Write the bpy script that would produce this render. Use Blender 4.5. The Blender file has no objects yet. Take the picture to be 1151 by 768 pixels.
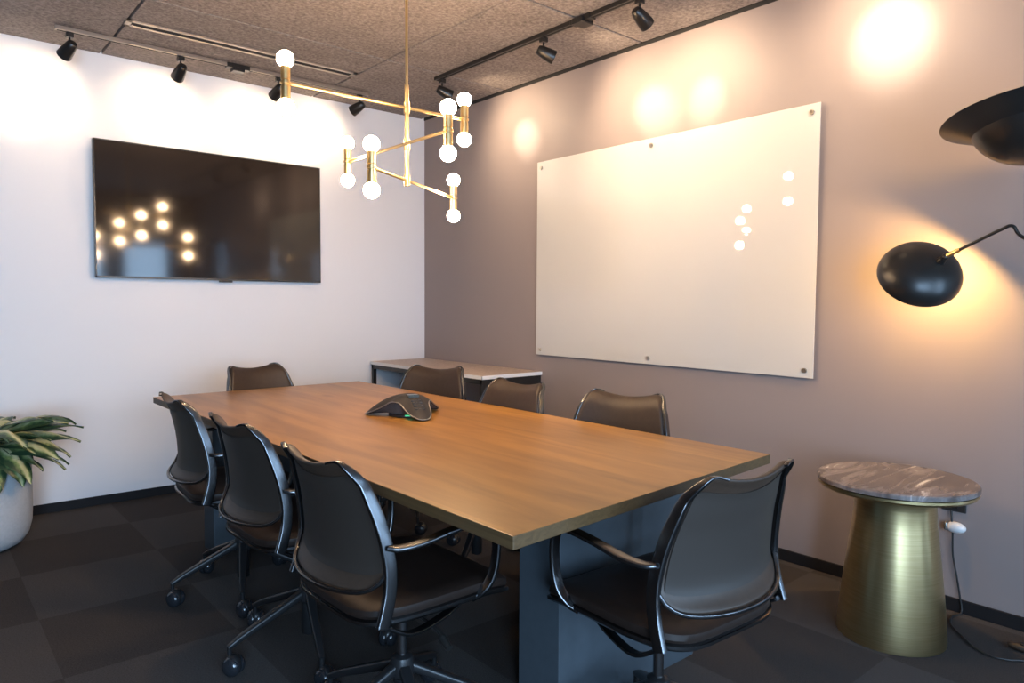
import bpy, bmesh, math, random
from mathutils import Vector, Matrix
PI = math.pi
scn = bpy.context.scene
COL = scn.collection
random.seed(11)

# ------------------------------------------------------------------ materials
def new_mat(name):
    m = bpy.data.materials.new(name); m.use_nodes = True
    nt = m.node_tree
    return m, nt, nt.nodes['Principled BSDF']

def simple(name, col, rough=0.5, metal=0.0, spec=0.5, coat=0.0, noise=0.0, nscale=40.0, bump=0.0, bscale=200.0, coat_rough=0.05):
    m, nt, b = new_mat(name)
    b.inputs['Base Color'].default_value = (*col, 1)
    b.inputs['Roughness'].default_value = rough
    b.inputs['Metallic'].default_value = metal
    b.inputs['Specular IOR Level'].default_value = spec
    b.inputs['Coat Weight'].default_value = coat
    b.inputs['Coat Roughness'].default_value = coat_rough
    tc = nt.nodes.new('ShaderNodeTexCoord')
    if noise > 0:
        n = nt.nodes.new('ShaderNodeTexNoise'); n.inputs['Scale'].default_value = nscale; n.inputs['Detail'].default_value = 4
        nt.links.new(tc.outputs['Object'], n.inputs['Vector'])
        r = nt.nodes.new('ShaderNodeValToRGB')
        r.color_ramp.elements[0].position = 0.3; r.color_ramp.elements[1].position = 0.7
        r.color_ramp.elements[0].color = (*[c * (1 - noise) for c in col], 1)
        r.color_ramp.elements[1].color = (*[min(1, c * (1 + noise)) for c in col], 1)
        nt.links.new(n.outputs['Fac'], r.inputs['Fac']); nt.links.new(r.outputs['Color'], b.inputs['Base Color'])
    if bump > 0:
        n = nt.nodes.new('ShaderNodeTexNoise'); n.inputs['Scale'].default_value = bscale; n.inputs['Detail'].default_value = 3
        nt.links.new(tc.outputs['Object'], n.inputs['Vector'])
        bp = nt.nodes.new('ShaderNodeBump'); bp.inputs['Strength'].default_value = bump; bp.inputs['Distance'].default_value = 0.002
        nt.links.new(n.outputs['Fac'], bp.inputs['Height']); nt.links.new(bp.outputs['Normal'], b.inputs['Normal'])
    return m

def emis(name, col, strength):
    m = bpy.data.materials.new(name); m.use_nodes = True
    nt = m.node_tree; nt.nodes.clear()
    o = nt.nodes.new('ShaderNodeOutputMaterial'); e = nt.nodes.new('ShaderNodeEmission')
    e.inputs['Color'].default_value = (*col, 1); e.inputs['Strength'].default_value = strength
    nt.links.new(e.outputs[0], o.inputs['Surface'])
    return m

def ceiling_mat():
    m, nt, b = new_mat('wood_wool_panel')
    tc = nt.nodes.new('ShaderNodeTexCoord')
    n1 = nt.nodes.new('ShaderNodeTexNoise'); n1.inputs['Scale'].default_value = 55; n1.inputs['Detail'].default_value = 6; n1.inputs['Roughness'].default_value = 0.7
    n2 = nt.nodes.new('ShaderNodeTexNoise'); n2.inputs['Scale'].default_value = 3; n2.inputs['Detail'].default_value = 3
    mx = nt.nodes.new('ShaderNodeMath'); mx.operation = 'MULTIPLY_ADD'; mx.inputs[1].default_value = 0.22
    r = nt.nodes.new('ShaderNodeValToRGB')
    r.color_ramp.elements[0].position = 0.40; r.color_ramp.elements[0].color = (0.13, 0.112, 0.104, 1)
    r.color_ramp.elements[1].position = 0.80; r.color_ramp.elements[1].color = (0.37, 0.322, 0.298, 1)
    nt.links.new(tc.outputs['Object'], n1.inputs['Vector']); nt.links.new(tc.outputs['Object'], n2.inputs['Vector'])
    nt.links.new(n2.outputs['Fac'], mx.inputs[0]); nt.links.new(n1.outputs['Fac'], mx.inputs[2])
    nt.links.new(mx.outputs[0], r.inputs['Fac']); nt.links.new(r.outputs['Color'], b.inputs['Base Color'])
    b.inputs['Roughness'].default_value = 0.95; b.inputs['Specular IOR Level'].default_value = 0.1
    bp = nt.nodes.new('ShaderNodeBump'); bp.inputs['Strength'].default_value = 0.6; bp.inputs['Distance'].default_value = 0.004
    nt.links.new(n1.outputs['Fac'], bp.inputs['Height']); nt.links.new(bp.outputs['Normal'], b.inputs['Normal'])
    return m

def carpet_mat():
    m, nt, b = new_mat('carpet_tile')
    tc = nt.nodes.new('ShaderNodeTexCoord')
    mp = nt.nodes.new('ShaderNodeMapping')
    S = 0.563
    mp.inputs['Location'].default_value = (2.87, 1.068 + S * 20, 0.01)
    nt.links.new(tc.outputs['Object'], mp.inputs['Vector'])
    ck = nt.nodes.new('ShaderNodeTexChecker'); ck.inputs['Scale'].default_value = 1 / S
    ck.inputs['Color1'].default_value = (0.074, 0.066, 0.062, 1); ck.inputs['Color2'].default_value = (0.055, 0.047, 0.043, 1)
    nt.links.new(mp.outputs[0], ck.inputs['Vector'])
    n = nt.nodes.new('ShaderNodeTexNoise'); n.inputs['Scale'].default_value = 160; n.inputs['Detail'].default_value = 5; n.inputs['Roughness'].default_value = 0.8
    mp2 = nt.nodes.new('ShaderNodeMapping'); mp2.inputs['Scale'].default_value = (1, 2.2, 1)
    nt.links.new(tc.outputs['Object'], mp2.inputs['Vector']); nt.links.new(mp2.outputs[0], n.inputs['Vector'])
    r = nt.nodes.new('ShaderNodeValToRGB')
    r.color_ramp.elements[0].position = 0.3; r.color_ramp.elements[0].color = (0.45, 0.45, 0.45, 1)
    r.color_ramp.elements[1].position = 0.75; r.color_ramp.elements[1].color = (1.7, 1.7, 1.7, 1)
    nt.links.new(n.outputs['Fac'], r.inputs['Fac'])
    mu = nt.nodes.new('ShaderNodeMix'); mu.data_type = 'RGBA'; mu.blend_type = 'MULTIPLY'; mu.inputs[0].default_value = 1
    nt.links.new(ck.outputs['Color'], mu.inputs[6]); nt.links.new(r.outputs['Color'], mu.inputs[7])
    nt.links.new(mu.outputs[2], b.inputs['Base Color'])
    b.inputs['Roughness'].default_value = 0.95; b.inputs['Specular IOR Level'].default_value = 0.15
    bp = nt.nodes.new('ShaderNodeBump'); bp.inputs['Strength'].default_value = 0.7; bp.inputs['Distance'].default_value = 0.003
    nt.links.new(n.outputs['Fac'], bp.inputs['Height']); nt.links.new(bp.outputs['Normal'], b.inputs['Normal'])
    return m

def wood_mat(name, dark, light, scale=(9, 0.9, 9), rough=0.38, knots=True, plank=0.0):
    """grain runs along object Y"""
    m, nt, b = new_mat(name)
    tc = nt.nodes.new('ShaderNodeTexCoord')
    mp = nt.nodes.new('ShaderNodeMapping'); mp.inputs['Scale'].default_value = scale
    nt.links.new(tc.outputs['Object'], mp.inputs['Vector'])
    n = nt.nodes.new('ShaderNodeTexNoise'); n.inputs['Scale'].default_value = 1.6; n.inputs['Detail'].default_value = 7; n.inputs['Roughness'].default_value = 0.55; n.inputs['Distortion'].default_value = 0.8
    nt.links.new(mp.outputs[0], n.inputs['Vector'])
    r = nt.nodes.new('ShaderNodeValToRGB')
    r.color_ramp.elements[0].position = 0.28; r.color_ramp.elements[0].color = (*dark, 1)
    r.color_ramp.elements[1].position = 0.68; r.color_ramp.elements[1].color = (*light, 1)
    nt.links.new(n.outputs['Fac'], r.inputs['Fac'])
    out = r.outputs['Color']
    if plank > 0:
        sx = nt.nodes.new('ShaderNodeSeparateXYZ'); nt.links.new(tc.outputs['Object'], sx.inputs[0])
        md = nt.nodes.new('ShaderNodeMath'); md.operation = 'DIVIDE'; md.inputs[1].default_value = plank
        nt.links.new(sx.outputs['X'], md.inputs[0])
        fl = nt.nodes.new('ShaderNodeMath'); fl.operation = 'FLOOR'; nt.links.new(md.outputs[0], fl.inputs[0])
        wn = nt.nodes.new('ShaderNodeTexWhiteNoise'); wn.noise_dimensions = '1D'; nt.links.new(fl.outputs[0], wn.inputs['W'])
        rr = nt.nodes.new('ShaderNodeMapRange'); rr.inputs[3].default_value = 0.86; rr.inputs[4].default_value = 1.10
        nt.links.new(wn.outputs['Value'], rr.inputs[0])
        mu = nt.nodes.new('ShaderNodeMix'); mu.data_type = 'RGBA'; mu.blend_type = 'MULTIPLY'; mu.inputs[0].default_value = 1
        nt.links.new(out, mu.inputs[6]); nt.links.new(rr.outputs[0], mu.inputs[7]); out = mu.outputs[2]
    if knots:
        mk = nt.nodes.new('ShaderNodeMapping'); mk.inputs['Scale'].default_value = (4.5, 2.1, 1)
        nt.links.new(tc.outputs['Object'], mk.inputs['Vector'])
        v = nt.nodes.new('ShaderNodeTexVoronoi'); v.inputs['Scale'].default_value = 0.75; v.inputs['Randomness'].default_value = 1
        nt.links.new(mk.outputs[0], v.inputs['Vector'])
        kr = nt.nodes.new('ShaderNodeValToRGB')
        kr.color_ramp.elements[0].position = 0.035; kr.color_ramp.elements[0].color = (0.55, 0.48, 0.42, 1)
        kr.color_ramp.elements[1].position = 0.13; kr.color_ramp.elements[1].color = (1, 1, 1, 1)
        nt.links.new(v.outputs['Distance'], kr.inputs['Fac'])
        mu = nt.nodes.new('ShaderNodeMix'); mu.data_type = 'RGBA'; mu.blend_type = 'MULTIPLY'; mu.inputs[0].default_value = 1
        nt.links.new(out, mu.inputs[6]); nt.links.new(kr.outputs['Color'], mu.inputs[7]); out = mu.outputs[2]
    nt.links.new(out, b.inputs['Base Color'])
    b.inputs['Roughness'].default_value = rough
    return m

def marble_mat():
    m, nt, b = new_mat('brown_marble')
    tc = nt.nodes.new('ShaderNodeTexCoord')
    mp = nt.nodes.new('ShaderNodeMapping'); mp.inputs['Rotation'].default_value = (0, 0, math.radians(-20)); mp.inputs['Scale'].default_value = (3.0, 13, 4)
    nt.links.new(tc.outputs['Object'], mp.inputs['Vector'])
    n = nt.nodes.new('ShaderNodeTexNoise'); n.inputs['Scale'].default_value = 1.0; n.inputs['Detail'].default_value = 8; n.inputs['Roughness'].default_value = 0.6; n.inputs['Distortion'].default_value = 1.2
    nt.links.new(mp.outputs[0], n.inputs['Vector'])
    r = nt.nodes.new('ShaderNodeValToRGB')
    e = r.color_ramp.elements
    e[0].position = 0.25; e[0].color = (0.05, 0.042, 0.04, 1); e[1].position = 0.60; e[1].color = (0.26, 0.225, 0.215, 1)
    x = e.new(0.42); x.color = (0.11, 0.088, 0.08, 1)
    x = e.new(0.66); x.color = (0.78, 0.74, 0.70, 1)
    x = e.new(0.70); x.color = (0.18, 0.16, 0.155, 1)
    nt.links.new(n.outputs['Fac'], r.inputs['Fac']); nt.links.new(r.outputs['Color'], b.inputs['Base Color'])
    b.inputs['Roughness'].default_value = 0.16
    return m

def brushed_brass():
    m, nt, b = new_mat('brushed_brass')
    tc = nt.nodes.new('ShaderNodeTexCoord')
    mp = nt.nodes.new('ShaderNodeMapping'); mp.inputs['Scale'].default_value = (6, 6, 220)
    nt.links.new(tc.outputs['Object'], mp.inputs['Vector'])
    n = nt.nodes.new('ShaderNodeTexNoise'); n.inputs['Scale'].default_value = 1; n.inputs['Detail'].default_value = 4
    nt.links.new(mp.outputs[0], n.inputs['Vector'])
    r = nt.nodes.new('ShaderNodeValToRGB')
    r.color_ramp.elements[0].position = 0.3; r.color_ramp.elements[0].color = (0.66, 0.505, 0.245, 1)
    r.color_ramp.elements[1].position = 0.7; r.color_ramp.elements[1].color = (0.78, 0.62, 0.33, 1)
    nt.links.new(n.outputs['Fac'], r.inputs['Fac']); nt.links.new(r.outputs['Color'], b.inputs['Base Color'])
    b.inputs['Metallic'].default_value = 1; b.inputs['Roughness'].default_value = 0.30
    bp = nt.nodes.new('ShaderNodeBump'); bp.inputs['Strength'].default_value = 0.05; bp.inputs['Distance'].default_value = 0.0005
    nt.links.new(n.outputs['Fac'], bp.inputs['Height']); nt.links.new(bp.outputs['Normal'], b.inputs['Normal'])
    return m

def leaf_mat():
    m, nt, b = new_mat('variegated_leaf')
    uv = nt.nodes.new('ShaderNodeUVMap'); uv.uv_map = 'leaf'
    sx = nt.nodes.new('ShaderNodeSeparateXYZ'); nt.links.new(uv.outputs[0], sx.inputs[0])
    ab = nt.nodes.new('ShaderNodeMath'); ab.operation = 'SUBTRACT'; ab.inputs[1].default_value = 0.5; nt.links.new(sx.outputs['X'], ab.inputs[0])
    a2 = nt.nodes.new('ShaderNodeMath'); a2.operation = 'ABSOLUTE'; nt.links.new(ab.outputs[0], a2.inputs[0])
    tc = nt.nodes.new('ShaderNodeTexCoord')
    n = nt.nodes.new('ShaderNodeTexNoise'); n.inputs['Scale'].default_value = 45; n.inputs['Detail'].default_value = 3
    nt.links.new(tc.outputs['Object'], n.inputs['Vector'])
    ad = nt.nodes.new('ShaderNodeMath'); ad.operation = 'MULTIPLY_ADD'; ad.inputs[1].default_value = 0.35
    nt.links.new(n.outputs['Fac'], ad.inputs[0]); nt.links.new(a2.outputs[0], ad.inputs[2])
    r = nt.nodes.new('ShaderNodeValToRGB'); e = r.color_ramp.elements
    e[0].position = 0.28; e[0].color = (0.50, 0.50, 0.27, 1)
    e[1].position = 0.52; e[1].color = (0.028, 0.06, 0.028, 1)
    x = e.new(0.40); x.color = (0.16, 0.23, 0.08, 1)
    nt.links.new(ad.outputs[0], r.inputs['Fac']); nt.links.new(r.outputs['Color'], b.inputs['Base Color'])
    b.inputs['Roughness'].default_value = 0.42
    return m

def glass_mat(name, tint=(0.9, 0.95, 1.0)):
    m = bpy.data.materials.new(name); m.use_nodes = True
    nt = m.node_tree; nt.nodes.clear()
    o = nt.nodes.new('ShaderNodeOutputMaterial')
    t = nt.nodes.new('ShaderNodeBsdfTransparent'); t.inputs[0].default_value = (*tint, 1)
    g = nt.nodes.new('ShaderNodeBsdfGlossy'); g.inputs['Roughness'].default_value = 0.02
    mx = nt.nodes.new('ShaderNodeMixShader'); mx.inputs[0].default_value = 0.08
    nt.links.new(t.outputs[0], mx.inputs[1]); nt.links.new(g.outputs[0], mx.inputs[2]); nt.links.new(mx.outputs[0], o.inputs['Surface'])
    return m

M = {}
M['white_wall'] = simple('white_paint', (0.80, 0.785, 0.79), 0.6, spec=0.3, bump=0.06, bscale=350)
M['mauve_wall'] = simple('mauve_grey_paint', (0.285, 0.236, 0.224), 0.55, spec=0.35, bump=0.05, bscale=350)
M['back_wall'] = simple('grey_paint', (0.30, 0.28, 0.28), 0.6, spec=0.3)
M['dark_wall'] = simple('charcoal_paint', (0.045, 0.045, 0.048), 0.6, spec=0.3)
M['ceiling'] = ceiling_mat()
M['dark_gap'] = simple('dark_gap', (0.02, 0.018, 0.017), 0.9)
M['carpet'] = carpet_mat()
M['base'] = simple('black_vinyl', (0.014, 0.013, 0.014), 0.6, spec=0.2)
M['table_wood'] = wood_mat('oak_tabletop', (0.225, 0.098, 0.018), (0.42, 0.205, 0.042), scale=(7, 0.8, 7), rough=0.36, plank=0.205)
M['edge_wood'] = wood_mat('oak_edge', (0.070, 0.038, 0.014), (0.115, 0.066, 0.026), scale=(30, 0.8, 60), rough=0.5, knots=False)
M['pedestal'] = simple('blue_grey_steel', (0.060, 0.073, 0.085), 0.45, metal=0.0, spec=0.45, noise=0.05, nscale=30)
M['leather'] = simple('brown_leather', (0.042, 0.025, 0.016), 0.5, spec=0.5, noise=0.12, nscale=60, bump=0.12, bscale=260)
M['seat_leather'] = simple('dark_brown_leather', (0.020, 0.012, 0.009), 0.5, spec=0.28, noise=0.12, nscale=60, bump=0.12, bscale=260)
M['back_shell'] = simple('dark_shell', (0.032, 0.024, 0.019), 0.5, spec=0.4)
M['chair_frame'] = simple('polished_black_frame', (0.13, 0.132, 0.138), 0.27, metal=1.0)
M['chair_base'] = simple('black_satin_base', (0.014, 0.014, 0.015), 0.35, spec=0.45)
M['chrome'] = simple('dark_chrome', (0.30, 0.30, 0.31), 0.22, metal=1)
M['wheel'] = simple('glossy_black_wheel', (0.018, 0.020, 0.024), 0.18, spec=0.7)
M['brass'] = simple('polished_brass', (0.88, 0.64, 0.30), 0.28, metal=1)
M['bulb'] = emis('warm_bulb', (1.0, 0.66, 0.37), 140.0)
M['black'] = simple('matte_black_metal', (0.014, 0.013, 0.012), 0.33, spec=0.5)
M['black_soft'] = simple('black_plastic', (0.016, 0.015, 0.015), 0.5)
M['rail_light'] = simple('champagne_metal', (0.36, 0.30, 0.245), 0.35, metal=0.6)
M['led'] = emis('spot_lamp', (1.0, 0.76, 0.5), 30.0)
M['screen'] = simple('dark_screen', (0.019, 0.013, 0.010), 0.075, spec=0.55)
M['bezel'] = simple('screen_bezel', (0.012, 0.012, 0.013), 0.3)
M['board'] = simple('back_painted_glass', (0.58, 0.565, 0.53), 0.55, spec=0.3, coat=1.0, coat_rough=0.015)
M['steel'] = simple('brushed_steel', (0.55, 0.50, 0.43), 0.3, metal=1)
M['concrete'] = simple('light_grey_stone', (0.46, 0.47, 0.48), 0.7, spec=0.3, noise=0.06, nscale=90, bump=0.15, bscale=220)
M['soil'] = simple('soil', (0.03, 0.02, 0.014), 0.95, noise=0.4, nscale=60, bump=0.8, bscale=70)
M['leaf'] = leaf_mat()
M['stem'] = simple('leaf_stalk', (0.22, 0.27, 0.10), 0.5)
M['marble'] = marble_mat()
M['brushed'] = brushed_brass()
M['cred_top'] = wood_mat('pale_terrazzo', (0.42, 0.33, 0.27), (0.62, 0.50, 0.42), scale=(40, 30, 40), rough=0.5, knots=False)
M['white_edge'] = simple('white_edge', (0.80, 0.78, 0.76), 0.5)
M['phone'] = simple('phone_charcoal', (0.022, 0.019, 0.019), 0.55, spec=0.3, noise=0.1, nscale=60)
M['phone_grille'] = simple('phone_grille', (0.05, 0.055, 0.06), 0.6, bump=0.8, bscale=300)
M['silver'] = simple('silver_trim', (0.30, 0.29, 0.28), 0.35, metal=0.8)
M['green_led'] = emis('green_indicator', (0.12, 0.8, 0.35), 0.6)
M['lcd'] = simple('phone_display', (0.05, 0.06, 0.055), 0.15)
M['white_plastic'] = simple('white_plastic', (0.75, 0.72, 0.70), 0.35)
M['glass'] = glass_mat('window_glass')
M['win_frame'] = simple('window_frame_metal', (0.03, 0.03, 0.032), 0.4)
M['lamp_inside'] = simple('lamp_inner_white', (0.80, 0.74, 0.6), 0.5)
M['warm_bulb2'] = emis('amber_bulb', (1.0, 0.58, 0.19), 480.0)

# ------------------------------------------------------------------ helpers
def obj(name, bm, mat, parent=None, smooth=True, angle=40, kind=None, sub=0, bevel=0.0):
    me = bpy.data.meshes.new(name)
    bmesh.ops.recalc_face_normals(bm, faces=bm.faces[:])
    bm.to_mesh(me); bm.free()
    o = bpy.data.objects.new(name, me); COL.objects.link(o)
    mats = mat if isinstance(mat, (list, tuple)) else [mat]
    for mm in mats: me.materials.append(mm)
    if smooth:
        me.shade_smooth()
        if sub == 0:
            me.set_sharp_from_angle(angle=math.radians(angle))
    if parent is not None: o.parent = parent
    if kind: o['kind'] = kind
    if bevel > 0:
        b = o.modifiers.new('bevel', 'BEVEL'); b.width = bevel; b.segments = 2; b.limit_method = 'ANGLE'; b.angle_limit = math.radians(35)
    if sub > 0:
        s = o.modifiers.new('sub', 'SUBSURF'); s.levels = sub; s.render_levels = sub
    return o

def thing(name, label, cat, loc=(0, 0, 0), rz=0.0, group=None):
    o = bpy.data.objects.new(name, None); COL.objects.link(o)
    o.empty_display_size = 0.1
    o.location = loc; o.rotation_euler = (0, 0, rz)
    o['label'] = label; o['category'] = cat
    if group: o['group'] = group
    return o

def box(bm, x0, x1, y0, y1, z0, z1, mi=0):
    vs = [bm.verts.new((x, y, z)) for x in (x0, x1) for y in (y0, y1) for z in (z0, z1)]
    fs = []
    for idx in ((0, 1, 3, 2), (4, 6, 7, 5), (0, 4, 5, 1), (2, 3, 7, 6), (0, 2, 6, 4), (1, 5, 7, 3)):
        f = bm.faces.new([vs[i] for i in idx]); f.material_index = mi; fs.append(f)
    return fs

def B(*boxes):
    bm = bmesh.new()
    for b in boxes: box(bm, *b)
    return bm

def lathe(bm, prof, seg=48, center=(0, 0, 0), axis_m=None, cap0=True, cap1=True):
    """prof: list of (r, z). Optional 4x4/3x3 matrix to orient."""
    rings = []
    c = Vector(center)
    for r, z in prof:
        ring = []
        for i in range(seg):
            a = 2 * PI * i / seg
            v = Vector((r * math.cos(a), r * math.sin(a), z))
            if axis_m is not None: v = axis_m @ v
            ring.append(bm.verts.new(v + c))
        rings.append(ring)
    for a, b in zip(rings, rings[1:]):
        for i in range(seg):
            j = (i + 1) % seg
            bm.faces.new((a[i], a[j], b[j], b[i]))
    if cap0: bm.faces.new(list(reversed(rings[0])))
    if cap1: bm.faces.new(rings[-1])
    return rings

def L(prof, seg=48, **k):
    bm = bmesh.new(); lathe(bm, prof, seg, **k); return bm

def cyl(bm, p0, p1, r0, r1=None, seg=20):
    r1 = r0 if r1 is None else r1
    p0, p1 = Vector(p0), Vector(p1); d = p1 - p0
    q = d.to_track_quat('Z', 'Y').to_matrix()
    lathe(bm, [(r0, 0), (r1, d.length)], seg, center=p0, axis_m=q)

def C(*cs):
    bm = bmesh.new()
    for c in cs: cyl(bm, *c)
    return bm

def sphere(bm, c, r, seg=24, rings=14, sx=1, sy=1, sz=1):
    m = Matrix.Translation(c) @ Matrix.Diagonal((sx, sy, sz, 1))
    bmesh.ops.create_uvsphere(bm, u_segments=seg, v_segments=rings, radius=r, matrix=m)

def catmull(pts, n=8, closed=False):
    P = [Vector(p) for p in pts]; out = []
    N = len(P)
    rng = range(N) if closed else range(N - 1)
    for i in rng:
        if closed:
            p0, p1, p2, p3 = P[(i - 1) % N], P[i], P[(i + 1) % N], P[(i + 2) % N]
        else:
            p1, p2 = P[i], P[i + 1]
            p0 = P[i - 1] if i > 0 else p1 * 2 - p2
            p3 = P[i + 2] if i + 2 < N else p2 * 2 - p1
        for k in range(n):
            t = k / n
            out.append(0.5 * ((2 * p1) + (-p0 + p2) * t + (2 * p0 - 5 * p1 + 4 * p2 - p3) * t * t + (-p0 + 3 * p1 - 3 * p2 + p3) * t ** 3))
    if not closed: out.append(P[-1])
    return out

def sweep(bm, pts, sec, up=(0, 0, 1), closed=False, scale=None):
    """sec: polygon [(a, b)]: a along side = tangent x up, b along up-ish. scale: per-point factors."""
    P = [Vector(p) for p in pts]; N = len(P); up = Vector(up)
    rings = []
    side_prev = None
    for i, p in enumerate(P):
        if closed: t = P[(i + 1) % N] - P[i - 1]
        else: t = P[min(i + 1, N - 1)] - P[max(i - 1, 0)]
        t.normalize()
        s = t.cross(up)
        if s.length < 1e-3 and side_prev is not None: s = side_prev - t * side_prev.dot(t)
        elif s.length < 1e-3: s = t.orthogonal()
        s.normalize()
        if side_prev is not None and s.dot(side_prev) < 0: s = -s
        side_prev = s
        u = s.cross(t).normalized()
        k = scale[i] if scale else 1
        rings.append([bm.verts.new(p + s * a * k + u * b * k) for a, b in sec])
    m = len(sec)
    pairs = list(zip(rings, rings[1:])) + ([(rings[-1], rings[0])] if closed else [])
    for a, b in pairs:
        for i in range(m):
            j = (i + 1) % m
            bm.faces.new((a[i], a[j], b[j], b[i]))
    if not closed:
        bm.faces.new(list(reversed(rings[0]))); bm.faces.new(rings[-1])

def rrect(w, h, r, n=4):
    out = []
    for cx, cy, a0 in ((w / 2 - r, h / 2 - r, 0), (-w / 2 + r, h / 2 - r, 90), (-w / 2 + r, -h / 2 + r, 180), (w / 2 - r, -h / 2 + r, 270)):
        for k in range(n + 1):
            a = math.radians(a0 + 90 * k / n); out.append((cx + r * math.cos(a), cy + r * math.sin(a)))
    return out

def circ(r, n=12):
    return [(r * math.cos(2 * PI * i / n), r * math.sin(2 * PI * i / n)) for i in range(n)]

def sm(a, b, x):
    t = max(0, min(1, (x - a) / (b - a))); return t * t * (3 - 2 * t)

def interp(tab, x):
    if x <= tab[0][0]: return tab[0][1]
    for (x0, y0), (x1, y1) in zip(tab, tab[1:]):
        if x <= x1:
            t = (x - x0) / (x1 - x0); return y0 + (y1 - y0) * t
    return tab[-1][1]

# ------------------------------------------------------------------ the room
CZ = 2.713
XL, YB = -4.7, -6.3            # the unseen side wall and the wall behind the camera
obj('floor', B((XL - 0.1, 0.1, YB - 0.1, 0.1, -0.06, 0.0)), M['carpet'], smooth=False, kind='structure')

bm = bmesh.new()
xs = [-0.024, -0.958, -2.295, -3.632, XL]
ys = [0.0, -1.035, -2.245, -3.455, -4.665, -5.875, YB]
g = 0.006
for xa, xb in zip(xs, xs[1:]):
    for ya, yb in zip(ys, ys[1:]):
        box(bm, xb + g, xa - g, yb + g, ya - (0 if ya == 0 else g), CZ, CZ + 0.03)
obj('ceiling', bm, M['ceiling'], smooth=False, kind='structure', bevel=0.003)
obj('trim_1', B((XL, 0.0, YB, 0.0, CZ + 0.032, CZ + 0.06)), M['dark_gap'], smooth=False, kind='structure')

obj('wall_back', B((XL, 0.1, 0.0, 0.1, 0, CZ + 0.06)), M['white_wall'], smooth=False, kind='structure')
# right wall with a glazed door opening well behind the camera side
DY0, DY1, DZ = -5.68, -4.83, 2.08
obj('wall_right', B((0, 0.1, DY1, 0.0, 0, CZ + 0.06), (0, 0.1, YB, DY0, 0, CZ + 0.06), (0, 0.1, DY0, DY1, DZ, CZ + 0.06)),
    M['mauve_wall'], smooth=False, kind='structure')
d = obj('door_1', B((0.02, 0.07, DY0, DY0 + 0.06, 0, DZ), (0.02, 0.07, DY1 - 0.06, DY1, 0, DZ), (0.02, 0.07, DY0, DY1, DZ - 0.06, DZ), (0.02, 0.07, DY0, DY1, 0, 0.12)),
        M['win_frame'], smooth=False, kind='structure')
obj('pane', B((0.04, 0.05, DY0 + 0.06, DY1 - 0.06, 0.12, DZ - 0.06)), M['glass'], d, smooth=False)

def wall_with_windows(name, horizontal, wins, z0, z1, n0):
    """wall behind the camera (along x) or at the left (along y) with window openings"""
    a0, a1 = (XL, 0.1) if horizontal else (YB, 0.1)
    bxs = []
    def add(p, q, za, zb):
        if horizontal: bxs.append((p, q, YB - 0.1, YB, za, zb))
        else: bxs.append((XL - 0.1, XL, p, q, za, zb))
    cur = a0
    for (p, q) in wins:
        add(cur, p, 0, CZ + 0.06); add(p, q, 0, z0); add(p, q, z1, CZ + 0.06); cur = q
    add(cur, a1, 0, CZ + 0.06)
    obj(name, B(*bxs), M['back_wall'] if horizontal else M['dark_wall'], smooth=False, kind='structure')
    for i, (p, q) in enumerate(wins):
        f = 0.05
        def bx(p_, q_, za, zb, t0, t1):
            return (p_, q_, YB - t1, YB - t0, za, zb) if horizontal else (XL - t1, XL - t0, p_, q_, za, zb)
        w = obj('window_%d' % (n0 + i), B(bx(p, p + f, z0, z1, .02, .08), bx(q - f, q, z0, z1, .02, .08), bx(p + f, q - f, z0, z0 + f, .02, .08), bx(p + f, q - f, z1 - f, z1, .02, .08)),
                M['win_frame'], smooth=False, kind='structure')
        obj('pane', B(bx(p + f, q - f, z0 + f, z1 - f, .045, .055)), M['glass'], w, smooth=False)
BW = [(-4.55, -3.6), (-3.3, -1.9), (-1.5, -1.1), (-0.92, -0.28)]
LW = []
WZ0, WZ1 = 0.35, 2.1
wall_with_windows('wall_front', True, BW, WZ0, WZ1, 1)
wall_with_windows('wall_left', False, LW, WZ0, WZ1, 4)

obj('reveal_shade_strip', B((-0.004, 0.0, DY1, -0.0, CZ - 0.010, CZ + 0.032)), M['dark_gap'], smooth=False, kind='structure')  # black strip added on the wall top, painting the shade of the ceiling reveal
obj('baseboard_back', B((XL, -0.012, -0.012, 0.0, 0, 0.055)), M['base'], smooth=False, kind='structure', bevel=0.002)
obj('baseboard_right', B((-0.012, 0.0, DY1, -0.012, 0, 0.055)), M['base'], smooth=False, kind='structure', bevel=0.002)

# ------------------------------------------------------------------ television
t = thing('television', 'large black flat screen television mounted on the white wall', 'television', (-1.647, -0.012, 1.381))
x0, x1, z1 = -0.714, 0.712, 0.820
obj('wall_mount', B((-0.3, 0.3, -0.012, 0.011, 0.2, 0.6), (-0.25, -0.2, -0.02, 0.0, 0.15, 0.65), (0.2, 0.25, -0.02, 0.0, 0.15, 0.65)), M['black_soft'], t, smooth=False)
obj('housing', B((x0, x1, -0.050, -0.016, 0, z1)), M['bezel'], t, smooth=False, bevel=0.004)
bm = B((x0 + .007, x1 - .007, -0.0535, -0.0495, 0.012, z1 - .007))
obj('screen', bm, M['screen'], t, smooth=False)
obj('bezel', B((x0, x0 + .007, -0.054, -0.048, 0, z1), (x1 - .007, x1, -0.054, -0.048, 0, z1), (x0, x1, -0.054, -0.048, z1 - .007, z1), (x0, x1, -0.054, -0.048, 0, .012)), M['bezel'], t, smooth=False)
obj('sensor_bar', B((0.0, 0.085, -0.052, -0.030, -0.012, 0.001)), M['bezel'], t, smooth=False, bevel=0.003)

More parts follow.
